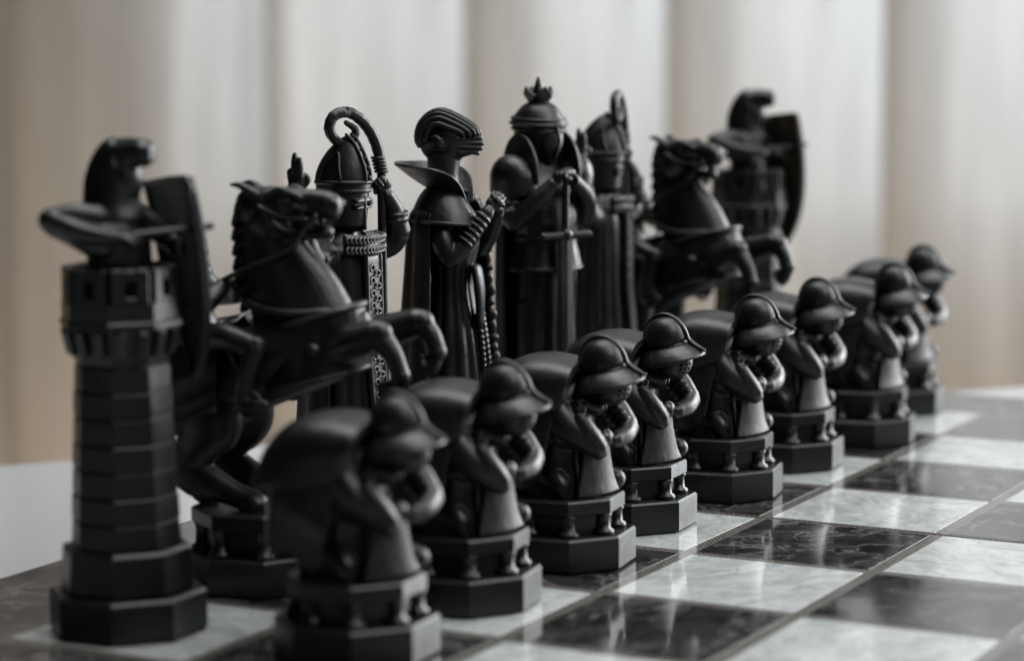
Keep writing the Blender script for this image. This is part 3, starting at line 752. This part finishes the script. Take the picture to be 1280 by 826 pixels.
def make_queen():
    root = empty('chess_queen')
    pedestal(root, 1.8, .85, 1.55, 1.75)
    b = Blob()
    b.loft([(1.75, 0, 0, 1.20, 1.18), (3.0, 0, 0, 1.04, 1.04), (4.6, 0, 0, .84, .88), (5.9, -.02, 0, .62, .68), (6.6, -.02, 0, .60, .68), (7.5, .02, 0, .74, .88), (8.2, -.05, 0, .66, .96), (8.7, -.12, 0, .42, .55), (9.1, -.2, 0, .30, .30)], .15, 15)
    b.tube([(-.2, 0, 8.7), (-.24, 0, 9.3), (-.2, 0, 9.9)], [.44, .43, .48])
    b.ell((.34, -.32, 7.95), (.42, .4, .36)); b.ell((.34, .32, 7.95), (.42, .4, .36))
    # near arm: round shoulder, bent across, gauntlet raised
    b.ell((-.12, -.80, 8.08), (.40, .36, .38))
    b.tube([(-.08, -.85, 7.95), (-.02, -1.12, 7.5), (.2, -1.05, 7.1)], [.38, .34, .33])
    b.tube([(.2, -1.05, 7.08), (.72, -.82, 7.65), (1.15, -.55, 8.3)], [.34, .25, .20])
    for k in range(6):
        t = .38 + .1 * k; c = vec(.18, -1.15, 7.05) * (1 - t) + vec(1.15, -.55, 8.3) * t; ax = nrm(vec(.97, .6, 1.25))
        e1 = nrm(np.cross(ax, (0, 0, 1))); e2 = np.cross(ax, e1); q = .28 - .012 * k
        b.tube([c + e1 * q * math.cos(a) + e2 * q * math.sin(a) for a in np.linspace(0, 6.283, 15)], .055, n=6, sub=1)
    hand(b, (1.28, -.42, 8.52), (.4, .6, .7), (-.3, .8, -.2), .30, .5)
    # far arm
    b.ell((-.12, .80, 8.08), (.40, .36, .38))
    b.tube([(-.08, 1.02, 8.1), (.2, 1.25, 7.5), (.55, 1.05, 7.2)], [.42, .38, .34])
    b.tube([(.55, 1.05, 7.2), (.95, .6, 7.7), (1.25, .1, 8.25)], [.34, .27, .22])
    hand(b, (1.32, -.05, 8.42), (.4, -.6, .6), (-.3, -.8, -.1), .30, .5)
    # hanging sash and braids down the skirt
    b.tube([(.75, -.2, 6.7), (.85, -.3, 6.1), (.85, -.25, 5.2)], [(.35, .14), (.30, .14), (.2, .1)], ref=(0, 1, 0))
    for k, (y0, y1) in enumerate(((-.22, -.46), (.02, .06), (.24, .50))):
        for j in range(22):
            t = j / 21; z = 5.4 - 3.3 * t; rx = np.interp(z, [1.75, 3, 4.6, 5.9], [1.24, 1.10, .92, .74]); y = y0 + (y1 - y0) * t
            b.ell((math.sqrt(max(.1, 1 - (y / rx) ** 2)) * rx + .02, y, z), (.10, .09, .10), None, 8, 6)
    b.build('body', M_BLACK, root, VOX, 2)
    # visored head with swept-back ridges
    M = euler_m(0, -2, 0); hc = vec(-.22, 0, 10.27)
    h = Blob().ell(hc, (.70, .54, .70), M).ell(hc + vec(.05, 0, -.32), (.55, .46, .42))
    h.tube([hc + vec(-.05, 0, .02), hc + vec(.45, 0, -.02), hc + vec(.86, 0, .0)], [(.52, .56), (.42, .34), (.16, .12)], n=36)
    h.tube([hc + vec(.0, 0, -.28), hc + vec(.5, 0, -.36), hc + vec(.80, 0, -.34)], [(.44, .36), (.32, .16), (.16, .09)], n=36)
    ho = h.build('head', M_BLACK, root, VOX, 2)
    for k, y in enumerate((-.52, -.42, -.30, -.16, 0, .16, .30, .42, .52)):
        q = math.sqrt(max(0.05, 1 - (y / .60) ** 2))
        pts = [hc + M @ vec((.74 * q + .30 * max(0, math.cos(R(a))) ** 2) * math.cos(R(a)), y * (1 - .35 * max(0, math.cos(R(a))) ** 2), .74 * q * max(-1, math.sin(R(a))) * (1 - .22 * max(0, math.cos(R(a)))) + .06) for a in np.linspace(5, 200, 18)]
        Blob().tube(pts, [(.05, .06)] + [(.058, .085)] * 16 + [(.04, .05)], ref=(0, 1, 0), n=8, sub=1).build('helmet_ridge', M_BLACK, ho, shade=True)
    for k, (z, ln, w) in enumerate(((.02, 1.16, .40), (-.13, 1.20, .41), (-.27, 1.16, .40), (-.40, 1.06, .36))):
        pts = []
        for a in np.linspace(-1, 1, 17):
            x = -.10 + ln * (1 - abs(a) ** 1.5 * .98); y = (w + .16) * math.copysign(abs(a) ** .8, a) * (.30 + .70 * abs(a))
            pts.append(hc + M @ vec(x, y, z * (.55 + .45 * (1 - abs(a))) - .02))
        Blob().tube(pts, [(.075, .07)] * 17, ref=(0, 0, 1), n=8, sub=2).build('visor_bar', M_BLACK, ho, shade=True)
    for s in (-1, 1):
        Blob().ell(hc + vec(-.10, .55 * s, -.06), (.20, .09, .20)).build('hinge_boss', M_BLACK, ho, shade=True)
    # flared standing collar
    G = []
    for i in range(13):
        t = i / 12; row = []
        for q in np.linspace(-1, 1, 49):
            a = math.pi + q * R(152); w = abs(q)
            zi, zo = 9.0 - .1 * w - .5 * w ** 4, 9.66 - .12 * w - .98 * w ** 5
            rad = .42 + t * (1.0 - .66 * w); z = zi + (zo - zi) * t ** 1.25
            row.append((-.14 + rad * 1.02 * math.cos(a) , rad * 1.12 * math.sin(a), z))
        G.append(row)
    Blob().shell(G, .09).build('collar', M_BLACK, root, VOX, 2)
    # shoulder cape with a corded hem
    G = []
    for z, k in zip(np.linspace(9.0, 8.08, 15), np.linspace(0, 1, 15)):
        rx, ry = .44 + .62 * k ** .5, .48 + .93 * k ** .42
        G.append([(-.10 + rx * math.cos(math.pi + q * R(142)) + .10 * abs(q) * k, ry * math.sin(math.pi + q * R(142)), z - .12 * abs(q) ** 3) for q in np.linspace(-1, 1, 61)])
    sc_ = Blob().shell(G, .10).build('shoulder_cape', M_BLACK, root, VOX, 2)
    Blob().tube([vec(*p) for p in G[-1][::3]], .055, ref=(0, 0, 1), n=8, sub=2).build('hem_cord', M_BLACK, sc_, shade=True)
    # cloak open at the front with a beaded edge
    G = back_cape([(8.75, -.12, .55, .72), (8.45, -.12, .85, 1.15), (8.0, -.10, 1.12, 1.42), (6.6, -.08, 1.25, 1.50), (4.6, -.08, 1.42, 1.60), (3.0, -.08, 1.55, 1.66), (1.80, -.08, 1.64, 1.70)], 128, amp=.05, near=80)
    co = Blob().shell(G, .09).build('cloak', M_BLACK, root, VOX, 2)
    for e in (0,):
        ed = G[3:, e]; bd = Blob()
        bd.tube(ed[::3], .06, n=6, sub=2)
        for j in range(1, len(ed)): bd.ell(ed[j] + vec(.03, 0, 0), (.13 + .04 * (j % 2), .13, .13 + .05 * (j % 3)), None, 12, 8)
        bd.build('beaded_edge', M_BLACK, co, shade=True)
    return root

def make_king():
    root = empty('chess_king')
    pedestal(root, 1.85, .9, 1.6, 1.8)
    b = Blob()
    # armoured legs, skirt and torso
    for s in (-1, 1):
        b.tube([(0, .42 * s, 5.2), (.12, .52 * s, 4.0), (.05, .55 * s, 2.9), (.05, .56 * s, 2.0)], [.56, .48, .42, .34])
        b.ell((.24, .54 * s, 3.75), (.36, .36, .36)); b.ell((.35, .58 * s, 1.95), (.55, .3, .2))
    b.loft([(1.8, -.1, 0, .82, 1.0), (4.0, -.06, 0, .76, .95), (6.0, -.02, 0, .74, .9), (6.6, 0, 0, .7, .86)], .10, 11)
    b.loft([(6.25, .02, 0, 1.02, 1.2), (6.7, .02, 0, .94, 1.1), (7.2, .03, 0, .84, .98), (7.9, .05, 0, .90, 1.08), (8.7, -.02, 0, .72, 1.05), (9.2, -.1, 0, .46, .55), (9.6, -.15, 0, .34, .36)], .05, 14)
    for z, rx, ry in ((6.27, 1.03, 1.2), (7.2, .88, 1.02)):
        b.tube([(.02 + rx * math.cos(a), ry * math.sin(a), z) for a in np.linspace(0, 6.283, 41)], .06, ref=(0, 0, 1), n=8, sub=1)
    for s in (-1, 1):
        b.tube([(-.1, 1.12 * s, 8.8), (.05, 1.42 * s, 8.1), (.35, 1.30 * s, 7.75)], [.40, .36, .33])
        for k in range(3):
            c = vec(-.02 + .05 * k, (1.24 + .07 * k) * s, 8.5 - .22 * k)
            b.tube([c + vec(.44 * math.cos(a), .40 * math.sin(a), .08 * math.sin(a)) for a in np.linspace(0, 6.283, 17)], .05, n=6, sub=1)
    b.tube([(.35, -1.30, 7.75), (.85, -.92, 8.3), (1.12, -.48, 8.8)], [.34, .27, .21])
    b.tube([(.35, 1.30, 7.75), (.85, .95, 8.35), (1.12, .2, 8.9)], [.34, .27, .21])
    hand(b, (1.18, -.28, 9.0), (.2, .8, .2), (.1, 0, -1), .34, .7)
    hand(b, (1.18, -.02, 9.12), (.2, -.8, .1), (.1, 0, -1), .34, .7)
    b.build('body', M_BLACK, root, VOX, 3)
    # pauldrons
    for s in (-1, 1):
        Mp = euler_m(-16 * s, 8, 0)
        p = Blob().lathe([(.02, .66), (.3, .60), (.54, .43), (.69, .18), (.74, -.02), (.77, -.22), (.79, -.36), (.74, -.40), (.62, -.36), (.02, -.3)], 80, (-.02, 1.10 * s, 8.98), Mp, 1.02, .86, 5)
        po = p.build('pauldron', M_BLACK, root, VOX, 2)
        G = [[(-.06 + (.10 + .74 * t) * math.cos(a), (.74 - .10 * (1 - t)) * s, 9.0 + (.1 + 1.14 * t) * math.sin(a)) for a in np.linspace(-.2, 3.34, 33)] for t in np.linspace(0, 1, 8)]
        Blob().shell(G if s > 0 else np.array(G)[::-1], .12).build('neck_guard', M_BLACK, po, VOX, 2)
    # helmet with face guard
    hc = vec(-.18, 0, 10.2)
    h = Blob().lathe([(.02, .98), (.25, .95), (.52, .80), (.74, .52), (.82, .34), (.79, .26), (.76, .10), (.68, -.35), (.46, -.78), (.2, -.9), (.02, -.92)], 80, hc, euler_m(0, 4, 0), 1.05, .95, 5)
    h.tube([hc + vec(.45, 0, .15), hc + vec(.55, 0, -.3), hc + vec(.42, 0, -.8)], [(.46, .36), (.40, .30), (.2, .18)], n=36)
    ho = h.build('helmet', M_BLACK, root, VOX, 2)
    for z, r_ in ((.30, .85), (.44, .80), (.14, .80)):
        Blob().tube([hc + vec(r_ * 1.03 * math.cos(a) , r_ * .94 * math.sin(a), z - .05 * math.cos(a)) for a in np.linspace(0, 6.283, 33)], .055, ref=(0, 0, 1), n=8, sub=1).build('helmet_band', M_BLACK, ho, shade=True)
    for s in (-1, 1):
        Blob().box(hc + vec(.70, .30 * s, .06), (.2, .34, .07), euler_m(0, 0, 26 * s), .02).build('eye_slit', M_HOLE, ho)
    Blob().tube([hc + vec(.83, 0, .3), hc + vec(.97, 0, -.2), hc + vec(.72, 0, -.75)], .05, n=8, sub=3).build('nose_ridge', M_BLACK, ho, shade=True)
    # crown on top
    G = []
    n = 60
    ou, inn = [], []
    for j in range(n):
        a = 2 * math.pi * j / n; w = abs(((j / n * 4 + .1) % 1) - .5) * 2
        ou.append((a, .26 + .26 * w ** 1.1))
    G = [[hc + vec(0, 0, .86) + vec((.18 + .20 * t) * math.cos(a), (.18 + .20 * t) * math.sin(a), t * h_ + .04) for a, h_ in ou + ou[:1]] for t in np.linspace(0, 1, 7)]
    cr = Blob().shell(G, .09); cr.ell(hc + vec(0, 0, .92), (.22, .22, .14)); cr.tube([hc + vec(0, 0, .95), hc + vec(0, 0, 1.15), hc + vec(0, 0, 1.62)], [.20, .20, .05])
    cr.build('crown', M_BLACK, root, VOX, 1)
    # sword, point down before the feet
    p0, p1 = vec(1.26, -.15, 8.95), vec(1.22, -.15, 1.9)
    sw = Blob().tube([vec(1.25, -.15, 7.3), vec(1.24, -.15, 4.5), vec(1.22, -.15, 2.3), vec(1.22, -.15, 1.85)], [(.30, .10), (.28, .10), (.24, .09), (.03, .03)], ref=(0, 1, 0), n=8, sub=4)
    so = sw.build('sword_blade', M_BLACK, root)
    Blob().tube([(1.25, -.15, 7.3), (1.25, -.15, 8.0), (1.26, -.15, 8.75)], .11, n=10, wob=.08).build('grip', M_BLACK, so, shade=True)
    Blob().box((1.25, -.15, 7.3), (.26, 1.9, .24), None, .07).ell((1.25, -.15, 7.32), .2).build('crossguard', M_BLACK, so, VOX, 1)
    Blob().ell((1.26, -.15, 9.0), .19).build('pommel', M_BLACK, so, shade=True)
    # cape
    G = back_cape([(9.3, -.15, .5, .6), (8.95, -.15, .80, 1.1), (8.3, -.12, .95, 1.38), (6.2, -.15, 1.05, 1.42), (4.0, -.2, 1.10, 1.36), (1.82, -.22, 1.2, 1.42)], 86, amp=.06)
    Blob().shell(G, .10).build('cape', M_BLACK, root, VOX, 2)
    return root

# ================================================================== SETTING
# table: white lacquered top, far edge running obliquely behind the board
TZ = -0.0118
e0, e1 = pixel_on_plane(0, 580, TZ), pixel_on_plane(1200, 488, TZ)
ed = nrm(e1 - e0); en_ = np.cross(ed, [0, 0, 1])          # towards the camera side
if np.dot(en_, CAM_POS - e0) < 0: en_ = -en_
table = empty('dining_table', (0, 0, 0))
tag(table, 'white glossy table under the chess board', 'table')
tc_ = e0 + ed * 0.35 + en_ * 0.46
tb = Blob()
Lx, Ly = 190.0, 92.0
Mt = np.column_stack([ed, -en_, vec(0, 0, 1)])
if np.linalg.det(Mt) < 0: Mt[:, 1] *= -1
tb.box((tc_[0] * 100, tc_[1] * 100, TZ * 100 - 1.5), (Lx, Ly, 3.0), Mt, .35)
tb.build('table_top', M_TABLE, table)
for sx in (-1, 1):
    for sy in (-1, 1):
        c = tc_ * 100 + Mt @ vec(sx * (Lx / 2 - 8), sy * (Ly / 2 - 8), 0)
        Blob().tube([(c[0], c[1], TZ * 100 - 2.9), (c[0], c[1], -40), (c[0], c[1], -74)], [3.0, 2.4, 1.8], n=36).build('leg', M_TLEG, table, shade=True)
fl = Blob().box((0, 60, -78), (900, 900, 4), None, .1).build('floor', simple('wood_floor', (0.36, 0.25, 0.16), .45, .15, 3.0))
tag(fl, kind='structure')

# board: two hinged halves with inlaid tiles and a wide border
board = empty('chess_board', (0, 0, 0))
tag(board, 'folding chess board of pale and dark marbled squares with patterned dividing strips', 'chess board')
BR = 0.78 * SQ
for h_, (y0, y1) in enumerate(((-BR, 4 * SQ - .035), (4 * SQ + .035, 8 * SQ + BR))):
    q = Blob().box((4 * SQ, (y0 + y1) / 2, -.5705), (8 * SQ + 2 * BR, y1 - y0, 1.13), None, .035)
    half = q.build('board_half', M_STRIP, board)
    yb0, yb1 = y0 + .04, y1 - .04
    for k, (x0, x1) in enumerate(((-BR + .04, -.22), (8 * SQ + .22, 8 * SQ + BR - .04))):
        Blob().box(((x0 + x1) / 2, (yb0 + yb1) / 2, -.015), (x1 - x0, yb1 - yb0, .03), None, .006).build('border', M_BORDER, half)
    ye = (-BR + .04, -.22) if h_ == 0 else (8 * SQ + .22, 8 * SQ + BR - .04)
    Blob().box((4 * SQ, (ye[0] + ye[1]) / 2, -.015), (8 * SQ + .42, ye[1] - ye[0], .03), None, .006).build('border', M_BORDER, half)
    sh = {}
    for i in range(8):
        for j in range(4 * h_, 4 * h_ + 4):
            light = (i + j) % 2 == 0
            if light not in sh:
                o = Blob().box((0, 0, -.015), (SQ - .36, SQ - .36, .03), None, .002).build('tile', M_LIGHT if light else M_DARK, half)
                sh[light] = o.data
            else:
                o = link('tile', sh[light], half)
            o.location = ((i + .5) * SQ * CM, (j + .5) * SQ * CM, 0)

# vertical blinds, window wall behind
wall = empty('window_wall', back(DIST + .14, 0, 0), YAW)
tag(wall, 'pale plaster window wall behind the vertical blinds', 'wall')
SILL = -0.01
Blob().box((0, 0, (SILL * 100 - 78) / 2), (520, 6, SILL * 100 + 78), None, .5).build('lower_wall', M_WALL, wall)
Blob().box((0, 0, 160), (520, 6, 100), None, .5).build('upper_wall', M_WALL, wall)
Blob().box((0, 1.5, SILL * 100 + 1.2), (520, 9, 2.2), None, .5).build('window_sill', M_WALL, wall)
blinds = empty('vertical_blinds', back(DIST, 0, 0), YAW)
tag(blinds, 'cream fabric vertical blinds hanging behind the table', 'blinds')
Blob().box((0, 0, 131), (420, 5, 4), None, .5).build('head_rail', M_WALL, blinds)
def slat(w, tilt, bow):
    P = []
    for q in np.linspace(-1, 1, 9):
        x = q * w / 2; y = bow * (1 - q * q)
        c, s = math.cos(R(tilt)), math.sin(R(tilt))
        P.append([(x * c - y * s, x * s + y * c, z) for z in (129.0, 60.0, 20.0, 0.0, -20.0, -70.0)])
    return Blob().shell(P, .05)
S0 = slat(19.0, 15, .35).build('slat', M_BLIND, blinds, shade=True)
pxm = DIST * math.cos(0.03) / F_PX * 100   # cm per photo pixel at the blinds
edges = [-980, -730, -480, -230, -110, 20, 340, 583, 832, 1097, 1345, 1600, 1850, 2100, 2350, 2600]
first = True
for k in range(len(edges) - 1):
    x0, x1 = edges[k], edges[k + 1]
    xc = (x0 - 640) * pxm + 9.15
    o = S0 if first else link('slat', S0.data, blinds); first = False
    o.location = (xc * CM, 0, 0)
    o.rotation_euler = (0, 0, R(random.uniform(-2.5, 2.5)))

# ================================================================== PLACE THE PIECES
def place(o, px, py, rz):
    p = pixel_on_plane(px, py, 0)
    o.location = (p[0], p[1], 0.0002); o.rotation_euler = (0, 0, R(rz))

rook = make_rook(); place(rook, 161, 785, 3)
tag(rook, "black tower rook with hooded guard at the queen's end of the row, beside a plain border corner", 'chess piece', 'black rooks')
rook2 = copy_tree(rook); place(rook2, 934, 500, 6)
tag(rook2, "black tower rook with hooded guard at the king's end of the row", 'chess piece', 'black rooks')
rook['label'] = "black tower rook with hooded guard at the queen's end of the row"
kn = make_knight(); place(kn, 330, 729, 12)
tag(kn, "black knight on rearing horse between the queen's-end rook and its bishop", 'chess piece', 'black knights')
kn2 = copy_tree(kn); place(kn2, 836, 542, -14)
tag(kn2, "black knight on rearing horse between the king's-end rook and its bishop", 'chess piece', 'black knights')
bi = make_bishop(); place(bi, 436, 672, 0)
tag(bi, 'black bishop with mitre, crozier and patterned stole beside the queen', 'chess piece', 'black bishops')
bi2 = copy_tree(bi); place(bi2, 752, 562, 14)
for ch in bi2.children:                      # this one's crook is turned in its hand
    if ch.name.startswith('crozier'):
        a_ = R(26); px_, py_ = .56 * CM, .97 * CM
        ch.rotation_euler = (0, 0, a_)
        ch.location = (px_ - (px_ * math.cos(a_) - py_ * math.sin(a_)), py_ - (px_ * math.sin(a_) + py_ * math.cos(a_)), 0)
tag(bi2, 'black bishop with crozier beside the king', 'chess piece', 'black bishops')
qu = make_queen(); place(qu, 568, 631, 16)
tag(qu, 'black queen with ridged visored head, flared collar and beaded cloak', 'chess piece')
ki = make_king(); place(ki, 680, 595, -24)
tag(ki, 'black king with crowned helmet resting both hands on a sword', 'chess piece')

pw = make_pawn()
spots = [(447, 815, 5), (582, 752, 10), (706, 700, 8), (788, 654, 4), (901, 616, 11), (981, 580, 7), (1076, 550, 12), (1116, 512, 6)]
fronts = ["the queen's-end rook", "the knight at the queen's end", 'the bishop beside the queen', 'the queen', 'the king', 'the bishop beside the king', "the knight at the king's end", "the king's-end rook"]
for k, ((x, y, rz), fr) in enumerate(zip(spots, fronts)):
    o = pw if k == 0 else copy_tree(pw)
    place(o, x, y, rz)
    tag(o, 'black crouching soldier pawn in front of ' + fr, 'chess piece', 'black pawns in the front row')
